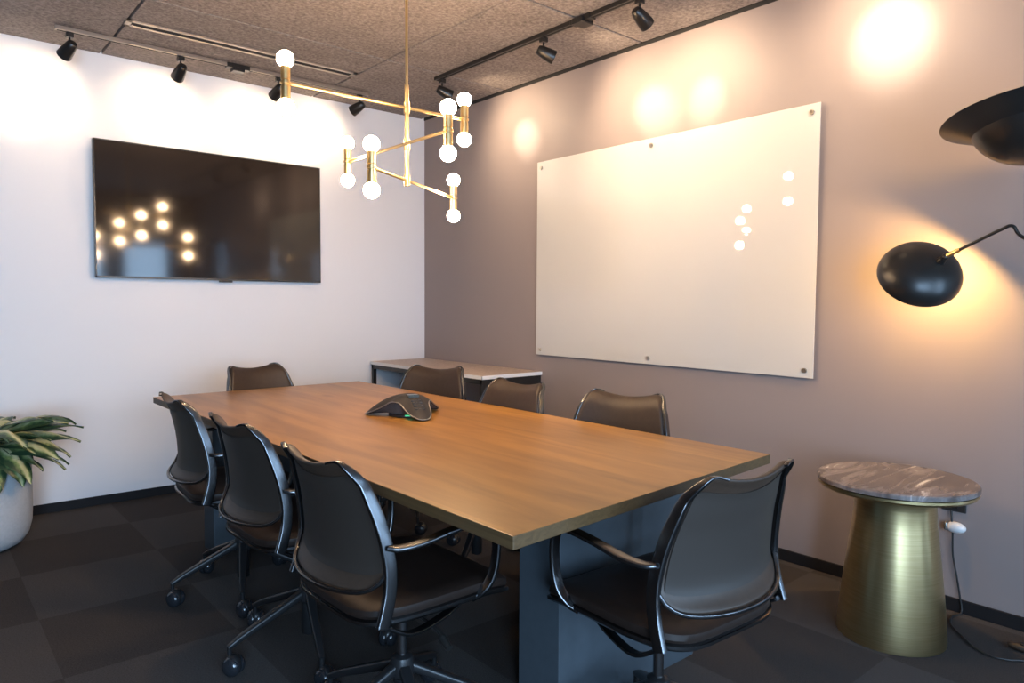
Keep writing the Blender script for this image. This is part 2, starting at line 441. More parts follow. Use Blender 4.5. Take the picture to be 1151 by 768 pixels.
# ------------------------------------------------------------------ glass board
t = thing('whiteboard', 'large cream glass writing board held by metal standoffs on the mauve wall', 'whiteboard', (0, -2.333, 0.903))
yh = 0.955; zt = 1.268
obj('glass_panel', B((-0.024, -0.018, -yh, yh, 0, zt)), M['board'], t, smooth=False, bevel=0.001)
for yy in (0.915, 0.012, -0.915):
    for zz in (0.035, zt - 0.040):
        obj('standoff_mount', C(((-0.001, yy, zz), (-0.033, yy, zz), 0.011)), M['steel'], t)

# ------------------------------------------------------------------ track lighting
def rail(name, label, p0, p1, mat, feed):
    p0, p1 = Vector(p0), Vector(p1)
    t = thing(name, label, 'track rail', p0, 0)
    q = p1 - p0
    hw = 0.018
    if abs(q.x) > abs(q.y):
        b = B((min(0, q.x), max(0, q.x), -hw, hw, -0.022, 0)); fb = B((feed - p0.x - 0.07, feed - p0.x + 0.07, -0.024, 0.024, -0.028, 0), (feed - p0.x - 0.035, feed - p0.x + 0.035, -0.03, 0.03, -0.045, -0.02))
        sl = B((min(0, q.x) + .01, max(0, q.x) - .01, -0.006, 0.006, -0.0235, -0.0215))
    else:
        b = B((-hw, hw, min(0, q.y), max(0, q.y), -0.022, 0)); fb = B((-0.024, 0.024, feed - p0.y - 0.07, feed - p0.y + 0.07, -0.028, 0), (-0.045, 0.045, feed - p0.y - 0.035, feed - p0.y + 0.035, -0.04, -0.01))
        sl = B((-0.006, 0.006, min(0, q.y) + .01, max(0, q.y) - .01, -0.0235, -0.0215))
    obj('channel', b, mat, t, smooth=False, bevel=0.002)
    obj('slot', sl, M['dark_gap'], t, smooth=False)
    obj('power_feed', fb, M['black'], t, smooth=False, bevel=0.003)
    return t
rail('track_rail', 'pale metal lighting track on the ceiling above the television', (-2.575, -0.34, CZ), (-0.70, -0.34, CZ), M['rail_light'], -1.608)
rail('track_rail', 'black lighting track on the ceiling above the glass board', (-0.54, -0.955, CZ), (-0.54, -4.75, CZ), M['black'], -2.276)

def spot(pos, target, label, energy, size=46, col=(1.0, 0.81, 0.60)):
    x, y = pos
    t = thing('track_spotlight', label, 'spotlight', (x, y, CZ - 0.0245), 0, 'black track spotlights')
    obj('adapter', B((-0.018, 0.018, -0.018, 0.018, -0.026, 0.0)), M['black'], t, smooth=False, bevel=0.003)
    pv = Vector((0, 0, -0.078))
    obj('stem', C(((0, 0, -0.02), (0, 0, -0.085), 0.0055)), M['black'], t)
    d = (Vector(target) - (t.location + pv)).normalized()
    q = d.to_track_quat('Z', 'Y').to_matrix()
    prof = [(0.006, -0.038), (0.020, -0.036), (0.026, -0.028), (0.030, -0.010), (0.034, 0.020), (0.038, 0.062), (0.037, 0.066), (0.033, 0.064), (0.030, 0.046)]
    obj('lamp_head', L(prof, 32, center=pv, axis_m=q, cap0=True, cap1=False), M['black'], t)
    obj('lens', L([(0.030, 0.046), (0.012, 0.043)], 32, center=pv, axis_m=q, cap0=False), M['led'], t)
    ld = bpy.data.lights.new('spot_lamp', 'SPOT'); ld.energy = energy; ld.color = col
    ld.spot_size = math.radians(size); ld.spot_blend = 1.0; ld.shadow_soft_size = 0.02
    lo = bpy.data.objects.new('spot_lamp', ld); COL.objects.link(lo)
    lo.parent = t; lo.location = pv + d * 0.07
    lo.rotation_euler = d.to_track_quat('-Z', 'Y').to_euler()
    ld2 = ld.copy(); ld2.spot_size = math.radians(125); ld2.color = (1.0, 0.74, 0.48); ld2.energy = (EL * 0.38) if abs(y + 0.34) < 0.01 else (ER * 1.2)
    lo2 = lo.copy(); lo2.data = ld2; COL.objects.link(lo2)
    return t

EL, ER, SPILL = 15.0, 16.0, 0.55
spot((-2.507, -0.34), (-2.66, 0, 2.37), 'black spotlight at the free end of the pale track, above the plant side', EL, 46)
spot((-1.941, -0.34), (-1.99, 0, 2.40), 'black track spotlight above the television, between the track end and the power feed', EL, 46)
spot((-1.347, -0.34), (-1.42, 0, 2.40), 'black track spotlight half hidden behind the highest bulb holder of the chandelier', EL, 46)
spot((-0.766, -0.34), (-0.98, 0, 2.41), 'black track spotlight on the pale track end nearest the room corner', EL, 46)
spot((-0.54, -1.023), (0, -1.23, 2.36), 'black track spotlight at the corner end of the black track, just behind the bulbs', ER * 1.3, 31)
spot((-0.54, -1.983), (0, -2.31, 2.33), 'black track spotlight hanging above the middle of the glass board', ER * 1.3, 31)
spot((-0.54, -2.649), (0, -2.66, 2.32), 'black spotlight beside the black track\'s power feed, at the top edge', ER, 30)
spot((-0.54, -3.50), (0, -3.57, 2.38), 'black track spotlight on the black track above the side table', ER * 1.6, 46)

# slot diffuser in the ceiling
t = thing('air_diffuser', 'long pale slot air diffuser set in the ceiling beside the pale track', 'air vent', (-1.637, -0.655, CZ))
hl, hw = 0.668, 0.045
obj('frame', B((-hl, hl, -hw, -hw + .020, -0.010, 0.004), (-hl, hl, hw - .020, hw, -0.010, 0.004), (-hl, -hl + .03, -hw, hw, -0.010, 0.004), (hl - .03, hl, -hw, hw, -0.010, 0.004)), M['rail_light'], t, smooth=False, bevel=0.002)
obj('slot', B((-hl + .03, hl - .03, -hw + .020, hw - .020, -0.006, 0.003)), M['dark_gap'], t, smooth=False)

# ------------------------------------------------------------------ chandelier
CX, CY = -1.669, -2.395
t = thing('chandelier', 'brass chandelier with three crossed arms and glowing globe bulbs hanging over the table', 'chandelier', (CX, CY, CZ))
obj('canopy', L([(0.06, -0.028), (0.062, -0.024), (0.062, 0)], 32), M['brass'], t)
zz = [2.028 - CZ, 1.882 - CZ, 1.739 - CZ]
obj('rod', C(((0, 0, 0), (0, 0, zz[0] + 0.09), 0.0055), ((0, 0, zz[0] + 0.09), (0, 0, zz[2] - 0.02), 0.0085)), M['brass'], t)
for z in zz: obj('collar', C(((0, 0, z - 0.022), (0, 0, z + 0.022), 0.0125)), M['brass'], t)
arms = [((-0.501, 0.008), (0.284, -0.005), zz[0]), ((-0.011, 0.483), (-0.014, -0.307), zz[1]), ((-0.249, -0.157), (0.423, 0.266), zz[2])]
BULBS = []
for a, b, z in arms:
    arm = obj('arm', C(((a[0], a[1], z), (b[0], b[1], z), 0.0062)), M['brass'], t)
    for e in (a, b):
        h = 0.059
        prof = [(0.012, -h), (0.017, -h + .001), (0.017, -0.012), (0.0145, -0.010), (0.0145, -0.005), (0.019, -0.004), (0.019, 0.004), (0.0145, 0.005), (0.0145, 0.010), (0.017, 0.012), (0.017, h - .001), (0.012, h)]
        obj('bulb_holder', L(prof, 28, center=(e[0], e[1], z)), M['brass'], arm)
        for s in (1, -1):
            bm = bmesh.new(); sphere(bm, (e[0], e[1], z + s * (h + 0.0245)), 0.0305)
            obj('bulb', bm, M['bulb'], arm)

# ------------------------------------------------------------------ conference table
TZ = 0.74
quad = [(-2.238, -3.730), (-1.012, -3.640), (-1.034, -0.800), (-2.250, -0.830)]
t = thing('conference_table', 'long oak conference table on two blue-grey slab legs', 'table', (-1.63, -2.25, 0))
def prism(pts, z0, z1, off=(0, 0)):
    bm = bmesh.new()
    a = [bm.verts.new((x - off[0], y - off[1], z0)) for x, y in pts]; b = [bm.verts.new((x - off[0], y - off[1], z1)) for x, y in pts]
    n = len(pts)
    bm.faces.new(list(reversed(a))); bm.faces.new(b)
    for i in range(n): bm.faces.new((a[i], a[(i + 1) % n], b[(i + 1) % n], b[i]))
    return bm
bm = prism(quad, TZ - 0.032, TZ, (-1.63, -2.25))
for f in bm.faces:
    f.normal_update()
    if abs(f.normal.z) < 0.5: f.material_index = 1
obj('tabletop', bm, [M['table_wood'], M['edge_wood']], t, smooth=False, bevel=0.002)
def inset(pts, d):
    cx = sum(p[0] for p in pts) / 4; cy = sum(p[1] for p in pts) / 4
    return [(x - math.copysign(d, x - cx), y - math.copysign(d, y - cy)) for x, y in pts]
obj('underside_panel', prism(inset(quad, 0.46), TZ - 0.060, TZ - 0.032, (-1.63, -2.25)), M['black_soft'], t, smooth=False)
obj('pedestal', B((-1.80 + 1.63, -1.13 + 1.63, -3.430 + 2.25, -3.25 + 2.25, 0, TZ - 0.060)), M['pedestal'], t, smooth=False, bevel=0.003)
obj('pedestal', B((-2.11 + 1.63, -1.40 + 1.63, -1.33 + 2.25, -1.18 + 2.25, 0, TZ - 0.060)), M['pedestal'], t, smooth=False, bevel=0.003)

# ------------------------------------------------------------------ chairs
STILE = [(0.45, -0.205), (0.48, -0.193), (0.54, -0.176), (0.60, -0.172), (0.66, -0.180), (0.72, -0.193), (0.78, -0.213), (0.83, -0.229), (0.866, -0.248)]
WID = [(0.43, 0.244), (0.52, 0.241), (0.60, 0.236), (0.68, 0.226), (0.76, 0.208), (0.82, 0.191), (0.866, 0.176)]
def ysm(z):
    # smooth interpolation of the stile profile
    return (interp(STILE, z - 0.015) + interp(STILE, z) + interp(STILE, z + 0.015)) / 3
def wsm(z): return (interp(WID, z - 0.02) + interp(WID, z) + interp(WID, z + 0.02)) / 3

def make_chair(name):
    t = thing(name, '', 'chair')
    NU, NV = 20, 22
    # backrest shell
    def pt(u, v, side):
        zt = 0.842 + 0.030 * abs(u) ** 1.8 - 0.026 * abs(u) ** 14
        zb = 0.530 + 0.010 * u * u + 0.030 * abs(u) ** 12
        z = zb + (zt - zb) * v
        w = wsm(z) - 0.008
        x = u * w
        y = ysm(z) - 0.062 * (1 - u * u) * (0.55 + 0.45 * (1 - v))
        lip = max(0, 1 - v / 0.16); y -= 0.030 * lip * lip * (1 - 0.6 * u ** 4)
        roll = max(0, (v - 0.82) / 0.18); y -= 0.022 * roll * roll
        th = 0.011
        if side > 0: y += th + 0.006 * (1 - u ** 4) * (1 - (2 * v - 1) ** 4)
        else: y -= th
        return Vector((x, y, z))
    bm = bmesh.new()
    F = [[bm.verts.new(pt(-1 + 2 * i / NU, j / NV, 1)) for i in range(NU + 1)] for j in range(NV + 1)]
    K = [[bm.verts.new(pt(-1 + 2 * i / NU, j / NV, -1)) for i in range(NU + 1)] for j in range(NV + 1)]
    for j in range(NV):
        for i in range(NU):
            bm.faces.new((F[j][i], F[j][i + 1], F[j + 1][i + 1], F[j + 1][i]))
            bm.faces.new((K[j][i], K[j + 1][i], K[j + 1][i + 1], K[j][i + 1]))
    for i in range(NU):
        bm.faces.new((F[0][i], K[0][i], K[0][i + 1], F[0][i + 1])); bm.faces.new((F[NV][i], F[NV][i + 1], K[NV][i + 1], K[NV][i]))
    for j in range(NV):
        bm.faces.new((F[j][0], F[j + 1][0], K[j + 1][0], K[j][0])); bm.faces.new((F[j][NU], K[j][NU], K[j + 1][NU], F[j + 1][NU]))
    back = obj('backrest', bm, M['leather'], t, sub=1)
    # rear panel set into the shell
    bm = bmesh.new()
    def rp(i, j, off):
        v = 0.115 + 0.765 * j / NV
        p = pt((-1 + 2 * i / NU) * 0.925, v, -1); p.y += off
        return bm.verts.new(p)
    G = [[rp(i, j, -0.004) for i in range(NU + 1)] for j in range(NV + 1)]
    H = [[rp(i, j, 0.006) for i in range(NU + 1)] for j in range(NV + 1)]
    for j in range(NV):
        for i in range(NU):
            bm.faces.new((G[j][i], G[j + 1][i], G[j + 1][i + 1], G[j][i + 1])); bm.faces.new((H[j][i], H[j][i + 1], H[j + 1][i + 1], H[j + 1][i]))
    for i in range(NU):
        bm.faces.new((G[0][i], G[0][i + 1], H[0][i + 1], H[0][i])); bm.faces.new((G[NV][i], H[NV][i], H[NV][i + 1], G[NV][i + 1]))
    for j in range(NV):
        bm.faces.new((G[j][0], H[j][0], H[j + 1][0], G[j + 1][0])); bm.faces.new((G[j][NU], G[j + 1][NU], H[j + 1][NU], H[j][NU]))
    obj('rear_panel', bm, M['back_shell'], back)
    # uprights
    for s in (-1, 1):
        pts = []
        for k in range(34):
            z = 0.460 + (0.785 - 0.460) * k / 33
            pts.append(Vector((s * (wsm(z) - 0.001), ysm(max(z, 0.45)) - 0.011, z)))
        n0_ = len(pts)
        for u, v, ox, oz in ((1.0, 0.87, 0.013, 0.0), (1.0, 0.93, 0.012, 0.0), (0.99, 0.972, 0.0105, 0.002), (0.965, 0.992, 0.008, 0.004), (0.92, 1.0, 0.003, 0.005), (0.86, 1.0, 0.0, 0.004), (0.78, 1.0, 0.0, 0.003), (0.68, 1.0, 0.0, 0.001)):
            p = (pt(u, v, 1) + pt(u, v, -1)) * 0.5
            pts.append(Vector((s * (p.x + ox * 0.5), p.y - 0.009, p.z + oz - 0.004)))
        cp = [pts[i] for i in range(0, n0_, 3)] + pts[n0_:]
        pts = catmull(cp, 4); n_ = len(pts)
        sc_ = [1.0 - 0.66 * sm(n_ - 44, n_ - 6, i) for i in range(n_)]
        bm = bmesh.new(); sweep(bm, pts, rrect(0.017, 0.034, 0.005), up=(0, 1, 0), scale=sc_); obj('upright', bm, M['chair_frame'], t)
    # lower back rail and its fillet to the uprights
    lp = [pt(-1.03 + 2.06 * i / 30, 0.0, -1) + Vector((0, -0.001, -0.002 + 0.012 * abs(-1 + 2 * i / 30) ** 6)) for i in range(31)]
    bm = bmesh.new(); sweep(bm, lp, rrect(0.012, 0.010, 0.003)); obj('back_rail', bm, M['chair_frame'], t)
    # seat
    def seat_outline(grow=0.0, n=64):
        out = []
        for k in range(n):
            a = 2 * PI * k / n
            ca, sa = math.cos(a), math.sin(a)
            ex = 0.42
            x = math.copysign(abs(ca) ** ex, ca) * (0.230 + grow)
            y = math.copysign(abs(sa) ** (ex if sa > 0 else 0.62), sa) * (0.235 + grow)
            if sa < 0: x *= 1.0
            out.append((x, y + 0.005))
        return out
    def slab(levels):
        bm = bmesh.new(); rings = []
        for grow, z, droop in levels:
            rings.append([bm.verts.new((x, y, z - droop * max(0, (y - 0.10) / 0.14) ** 2 + 0.012 * (max(0, abs(x) - 0.1) / 0.14) ** 2)) for x, y in seat_outline(grow)])
        n = len(rings[0])
        for a, b in zip(rings, rings[1:]):
            for i in range(n): bm.faces.new((a[i], a[(i + 1) % n], b[(i + 1) % n], b[i]))
        bm.faces.new(list(reversed(rings[0]))); bm.faces.new(rings[-1])
        return bm
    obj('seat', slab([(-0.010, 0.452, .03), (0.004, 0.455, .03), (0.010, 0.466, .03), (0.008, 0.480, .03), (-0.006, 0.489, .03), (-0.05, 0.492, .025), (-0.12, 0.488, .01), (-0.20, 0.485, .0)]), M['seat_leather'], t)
    obj('seat_pan', slab([(-0.10, 0.412, .0), (-0.04, 0.424, .02), (0.004, 0.438, .03), (0.014, 0.446, .03), (0.014, 0.454, .03), (0.006, 0.458, .03)]), M['chair_frame'], t)
    # support straps under the seat
    for s in (-1, 1):
        pts = catmull([(s * 0.236, -0.205, 0.462), (s * 0.225, -0.12, 0.415), (s * 0.17, 0.02, 0.400), (s * 0.13, 0.13, 0.415), (s * 0.13, 0.19, 0.435)], 6)
        bm = bmesh.new(); sweep(bm, pts, rrect(0.026, 0.010, 0.004)); obj('seat_support', bm, M['chair_frame'], t)
    # armrests
    for s in (-1, 1):
        pts = catmull([(s * 0.234, -0.188, 0.652), (s * 0.252, -0.165, 0.650), (s * 0.264, -0.11, 0.655), (s * 0.268, -0.03, 0.668), (s * 0.268, 0.04, 0.674),
                       (s * 0.268, 0.080, 0.672), (s * 0.267, 0.116, 0.655), (s * 0.266, 0.128, 0.615), (s * 0.264, 0.127, 0.56), (s * 0.259, 0.115, 0.507), (s * 0.246, 0.095, 0.474), (s * 0.222, 0.080, 0.454)], 6)
        bm = bmesh.new(); sweep(bm, pts, rrect(0.013, 0.030, 0.005), up=(s, 0.0, 0.0)); obj('armrest', bm, M['chair_frame'], t)
    # mechanism, lever, gas lift
    obj('tilt_mechanism', B((-0.075, 0.075, -0.11, 0.11, 0.375, 0.418)), M['chair_base'], t, bevel=0.012)
    lv = catmull([(0.06, -0.01, 0.392), (0.13, -0.012, 0.385), (0.19, -0.015, 0.382), (0.235, -0.02, 0.365)], 6)
    bm = bmesh.new(); sweep(bm, lv, circ(0.006, 8)); cyl(bm, (0.222, -0.019, 0.371), (0.256, -0.022, 0.355), 0.011, 0.010, 12)
    obj('height_lever', bm, M['black'], t)
    obj('gas_lift', C(((0, 0, 0.23), (0, 0, 0.38), 0.0145), ((0, 0, 0.345), (0, 0, 0.38), 0.024)), M['chrome'], t)
    obj('column', L([(0.022, 0.055), (0.026, 0.06), (0.026, 0.17), (0.036, 0.18), (0.038, 0.205), (0.030, 0.232), (0.018, 0.238)], 24), M['chair_base'], t)
    R = 0.285
    for k in range(5):
        a = math.radians(90 + 36 + 72 * k) if name != '' else 0
        ca, sa = math.cos(a), math.sin(a)
        pts = [(ca * r, sa * r, z) for r, z in ((0.02, 0.205), (0.09, 0.176), (0.17, 0.143), (0.24, 0.114), (0.272, 0.098), (0.288, 0.090))]
        sc = [1.0, 0.95, 0.8, 0.66, 0.58, 0.5]
        bm = bmesh.new(); sweep(bm, catmull(pts, 4), rrect(0.034, 0.030, 0.010), scale=[interp([(0, 1.0), (8, 0.85), (16, 0.62), (20, 0.55)], i) for i in range(21)])
        obj('base_leg', bm, M['chair_base'], t)
        # caster: a hooded twin wheel
        sw = a + math.radians([70, -55, 120, 35, -100][k])
        cs, ss = math.cos(sw), math.sin(sw)
        px, py = ca * R, sa * R
        wc = Vector((px + 0.016 * cs, py + 0.016 * ss, 0.032))
        ax = Vector((-ss, cs, 0))
        q = ax.to_track_quat('Z', 'Y').to_matrix()
        bm = bmesh.new(); cyl(bm, (px, py, 0.055), (px, py, 0.094), 0.008)
        sphere(bm, wc + Vector((0, 0, 0.006)), 0.0335, 18, 10, 0.62 + 0.38 * abs(cs), 0.62 + 0.38 * abs(ss), 0.98)
        cst = obj('caster', bm, M['chair_base'], t)
        bm = bmesh.new()
        for sg in (-1, 1):
            prof = [(0.031, 0.004), (0.032, 0.007), (0.032, 0.016), (0.029, 0.023), (0.021, 0.029), (0.010, 0.032)]
            lathe(bm, [(r, sg * z) for r, z in prof], 24, center=wc, axis_m=q)
        obj('wheel', bm, M['wheel'], cst)
    return t

def copy_tree(o, parent=None):
    c = o.copy(); COL.objects.link(c)
    if parent is not None: c.parent = parent
    for ch in list(o.children): copy_tree(ch, c)
    return c

chair0 = make_chair('swivel_chair')
GR = 'swivel chairs around the conference table'
R_ = math.radians
chairs = [
    # x, y, heading (rz), z shift, label
    (-1.702, -3.715, R_(-3), 'dark swivel armchair at the table end nearest the brass side table, seen from behind'),
    (-2.171, -3.165, R_(-89), 'dark swivel armchair nearest the camera in the row of three on the plant side'),
    (-2.155, -2.505, R_(-88.5), 'dark swivel armchair in the middle of the row of three on the plant side'),
    (-2.147, -1.830, R_(-92.5), 'dark swivel armchair farthest back in the row of three on the plant side'),
    (-1.56, -0.86, R_(180 + 14), 'brown swivel armchair alone at the far table end below the television'),
    (-1.035, -1.45, R_(90 + 26), 'brown swivel armchair turned askew in front of the console, nearest the room corner'),
    (-1.195, -2.25, R_(90 + 2), 'brown swivel armchair before the black console end, middle one on the glass board side'),
    (-1.105, -2.93, R_(90 + 15), 'brown swivel armchair by itself below the glass board, nearest the camera on that side'),
]
for i, (x, y, rz, lab) in enumerate(chairs):
    o = chair0 if i == 0 else copy_tree(chair0)
    o.location = (x, y, 0); o.rotation_euler = (0, 0, rz); o['label'] = lab; o['group'] = GR

# ------------------------------------------------------------------ conference phone
t = thing('conference_phone', 'charcoal three-legged conference phone with silver trim on the oak table', 'telephone', (-1.518, -2.165, TZ), math.radians(0))
th0 = math.atan2(-2.032 + 2.165, -1.666 + 1.518)
def lobe(th): return (0.5 + 0.5 * math.cos(3 * (th - th0)))
def rad(th): return 0.098 + 0.098 * lobe(th) ** 2.2
def edge(th): return 0.006 + 0.062 * (1 - lobe(th) ** 1.5)
bm = bmesh.new(); NT, NR = 96, 12
ctr = bm.verts.new((0, 0, 0.098)); prev = None
rows = []
for j in range(1, NR + 1):
    q = j / NR; ring = []
    for i in range(NT):
        th = 2 * PI * i / NT
        z = edge(th) + (0.098 - edge(th)) * (1 - q ** 2.0)
        ring.append(bm.verts.new((rad(th) * q * math.cos(th), rad(th) * q * math.sin(th), z)))
    rows.append(ring)
for i in range(NT): bm.faces.new((ctr, rows[0][i], rows[0][(i + 1) % NT]))
for a, b in zip(rows, rows[1:]):
    for i in range(NT): bm.faces.new((a[i], b[i], b[(i + 1) % NT], a[(i + 1) % NT]))
und = [bm.verts.new((v.co.x * 0.97, v.co.y * 0.97, max(0.001, v.co.z - 0.005))) for v in rows[-1]]
for i in range(NT): bm.faces.new((rows[-1][i], und[i], und[(i + 1) % NT], rows[-1][(i + 1) % NT]))
obj('shell', bm, M['phone'], t)
bm = bmesh.new()
sweep(bm, [(rad(2 * PI * i / NT) * math.cos(2 * PI * i / NT), rad(2 * PI * i / NT) * math.sin(2 * PI * i / NT), edge(2 * PI * i / NT)) for i in range(NT)], circ(0.0026, 8), closed=True)
obj('trim', bm, M['silver'], t)
bm = bmesh.new(); a = []; b = []
for i in range(NT):
    th = 2 * PI * i / NT
    a.append(bm.verts.new((rad(th) * .96 * math.cos(th), rad(th) * .96 * math.sin(th), max(0.004, edge(th) - 0.004))))
    r2 = min(0.086, rad(th) * 0.9); b.append(bm.verts.new((r2 * math.cos(th), r2 * math.sin(th), 0.004 + 0.010)))
for i in range(NT): bm.faces.new((a[i], b[i], b[(i + 1) % NT], a[(i + 1) % NT]))
obj('speaker_grille', bm, M['phone_grille'], t)
obj('base_disc', L([(0.080, 0.0), (0.090, 0.003), (0.090, 0.011), (0.080, 0.014)], 48), M['black_soft'], t)
ag = math.atan2(-4.885 + 2.165, -3.23 + 1.518)
mled = Matrix.Rotation(ag, 3, 'Z')
bm = B((0.088, 0.0925, -0.016, 0.016, 0.008, 0.013)); bmesh.ops.transform(bm, matrix=mled.to_4x4(), verts=bm.verts[:]); obj('indicator_light', bm, M['green_led'], t, smooth=False)
kd = math.atan2(-2.36 + 2.165, -1.56 + 1.518)
mk = Matrix.Rotation(kd, 3, 'Z').to_4x4()
bm = bmesh.new()
for i in range(4):
    for j in range(3):
        rr_ = 0.092 + i * 0.017; q = rr_ / 0.193
        z = 0.006 + 0.092 * (1 - q * q)
        yy = (j - 1) * 0.016
        box(bm, rr_ - 0.005, rr_ + 0.005, yy - 0.006, yy + 0.006, z - 0.008, z + 0.0008)
bmesh.ops.transform(bm, matrix=mk, verts=bm.verts[:]); obj('keypad', bm, M['black'], t, smooth=False)
bm = B((0.030, 0.068, -0.024, 0.024, 0.086, 0.0985)); bmesh.ops.transform(bm, matrix=Matrix.Rotation(kd, 4, 'Z'), verts=bm.verts[:])
obj('display', bm, M['lcd'], t, smooth=False, bevel=0.002)

# ------------------------------------------------------------------ credenza
t = thing('console_table', 'narrow black-framed console with a pale top in the room corner', 'console table', (-0.262, -0.71, 0))
obj('top', B((-0.245, 0.262, -0.70, 0.695, 0.764, 0.789)), M['cred_top'], t, smooth=False, bevel=0.002)
obj('top_edging', B((-0.249, -0.245, -0.704, 0.695, 0.766, 0.7885), (-0.249, 0.262, -0.704, -0.70, 0.766, 0.7885)), M['white_edge'], t, smooth=False)
obj('apron', B((-0.240, -0.223, -0.69, 0.685, 0.734, 0.764), (0.24, 0.256, -0.69, 0.685, 0.734, 0.764)), M['black'], t, smooth=False)
obj('end_panel', B((-0.225, 0.235, -0.692, -0.676, 0.05, 0.764)), M['black'], t, smooth=False)
for sx in (-0.240, 0.231):
    for sy in (-0.695, 0.660):
        obj('leg', B((sx, sx + 0.028, sy, sy + 0.028, 0, 0.764)), M['black'], t, smooth=False, bevel=0.001)
obj('lower_rail', B((-0.240, -0.218, -0.67, 0.665, 0.06, 0.085), (0.236, 0.256, -0.67, 0.665, 0.06, 0.085)), M['black'], t, smooth=False)

# ------------------------------------------------------------------ brass side table
SX, SY = -0.415, -3.815
t = thing('side_table', 'round marble side table on a flared brushed brass pedestal', 'side table', (SX, SY, 0))
obj('pedestal', L([(0.150, 0.0), (0.187, 0.001), (0.187, 0.012), (0.184, 0.06), (0.176, 0.15), (0.164, 0.26), (0.152, 0.36), (0.143, 0.44), (0.139, 0.50), (0.141, 0.53), (0.150, 0.552), (0.165, 0.562)], 72), M['brushed'], t, angle=60)
obj('under_plate', L([(0.20, 0.558), (0.262, 0.562), (0.268, 0.569), (0.268, 0.578), (0.262, 0.580)], 72), M['brushed'], t)
obj('marble_top', L([(0.266, 0.580), (0.271, 0.583), (0.271, 0.596), (0.267, 0.600)], 96), M['marble'], t)

# ------------------------------------------------------------------ outlet and cord
t = thing('wall_outlet', 'black wall outlet plate on the mauve wall behind the side table', 'outlet', (0, -3.885, 0.445))
obj('plate', B((-0.008, 0, -0.045, 0.045, -0.035, 0.04)), M['black_soft'], t, smooth=False, bevel=0.003)
obj('socket', B((-0.011, -0.008, -0.016, 0.016, -0.020, 0.020)), M['black'], t, smooth=False)
t = thing('plug_adapter', 'small white plug-in adapter below the black outlet', 'adapter', (-0.012, -3.895, 0.352))
bm = bmesh.new(); sphere(bm, (-0.018, -0.008, 0), 0.03, 20, 12, 0.7, 1.25, 0.75)
obj('casing', bm, M['white_plastic'], t)
obj('cover', B((-0.036, -0.006, 0.018, 0.030, -0.016, 0.018)), M['silver'], t, bevel=0.004)
obj('lead', C(((-0.018, 0.006, 0.015), (-0.010, 0.012, 0.062), 0.004)), M['black_soft'], t)
t = thing('power_cord', 'thin black cord falling from the adapter and running across the carpet', 'cord', (0, 0, 0))
bm = bmesh.new()
pts = catmull([(-0.030, -3.892, 0.340), (-0.028, -3.896, 0.24), (-0.024, -3.912, 0.15), (-0.020, -3.925, 0.07), (-0.030, -3.935, 0.012), (-0.09, -3.92, 0.006), (-0.17, -3.945, 0.006),
               (-0.250, -4.01, 0.006), (-0.308, -4.063, 0.006), (-0.335, -4.12, 0.006), (-0.322, -4.17, 0.006), (-0.28, -4.22, 0.006), (-0.24, -4.34, 0.006), (-0.30, -4.44, 0.006)], 8)
sweep(bm, pts, circ(0.0035, 8)); obj('cable', bm, M['black_soft'], t)
t2 = thing('foot_switch', 'dark inline foot switch lying on the carpet by the wall', 'switch', (-0.195, -4.185, 0), math.radians(95))
bm = bmesh.new(); sphere(bm, (0, 0, 0.014), 0.05, 20, 10, 1.0, 0.42, 0.28); obj('casing', bm, M['leather'], t2)
obj('button', L([(0.012, 0.022), (0.012, 0.030), (0.009, 0.032)], 16), M['black_soft'], t2)

# ------------------------------------------------------------------ black floor lamp
LP = Vector((-0.30, -4.50, 0))
t = thing('floor_lamp', 'black two-armed floor lamp with domed metal shades beside the side table', 'floor lamp', LP)
obj('foot', L([(0.13, 0.0), (0.135, 0.004), (0.135, 0.016), (0.10, 0.022), (0.012, 0.026)], 48), M['black'], t)
obj('pole', C(((0, 0, 0.02), (0, 0, 1.86), 0.0085)), M['black'], t)
RV, UV_, DV = Vector((0.34, -0.94, 0.0)), Vector((0, 0, 1)), Vector((0.94, 0.34, 0.0))
def shade(center, axis, prof_o, joint, jdir, bulb_mat, bulb_off, arm_pts):
    q = axis.to_track_quat('Z', 'Y').to_matrix()
    bm = bmesh.new(); sweep(bm, catmull(arm_pts, 8), circ(0.0060, 10)); obj('arm', bm, M['black'], t)
    th = 0.003
    prof = prof_o + [(max(r - th, 0.006), z + th * 0.6) for r, z in reversed(prof_o)]
    sh = obj('shade', L(prof, 64, center=center, axis_m=q, cap0=True, cap1=True), M['black'], t, angle=24)
    bm = bmesh.new(); sphere(bm, center + axis * bulb_off, 0.026); obj('bulb', bm, bulb_mat, sh)
    bm = bmesh.new(); cyl(bm, joint - jdir * 0.004, joint + jdir * 0.022, 0.017, 0.012, 20); sphere(bm, joint + jdir * 0.028, 0.0125)
    obj('swivel_joint', bm, M['black'], sh)
    return sh
AX = (RV * -0.24 + UV_ * -0.60 + DV * 0.78).normalized()
CL = Vector((-0.225, -3.800, 1.362)) - LP
RD, DD = 0.150, 0.106
profL = [(max(0.004, RD * math.sin(k / 16 * PI / 2)), -DD * math.cos(k / 16 * PI / 2)) for k in range(17)]
e_ = RV * 0.075 + UV_ * 0.055 + DV * -0.075
ql = AX.to_track_quat('Z', 'Y').to_matrix(); el_ = ql.transposed() @ e_
kk = 1 / math.sqrt((el_.x / RD) ** 2 + (el_.y / RD) ** 2 + (el_.z / DD) ** 2)
el_ *= kk
nn = (ql @ Vector((el_.x / RD ** 2, el_.y / RD ** 2, el_.z / DD ** 2))).normalized()
JL = CL + ql @ el_
J2 = JL + nn * 0.03
A1 = Vector((-0.32, -4.106, 1.519)) - LP
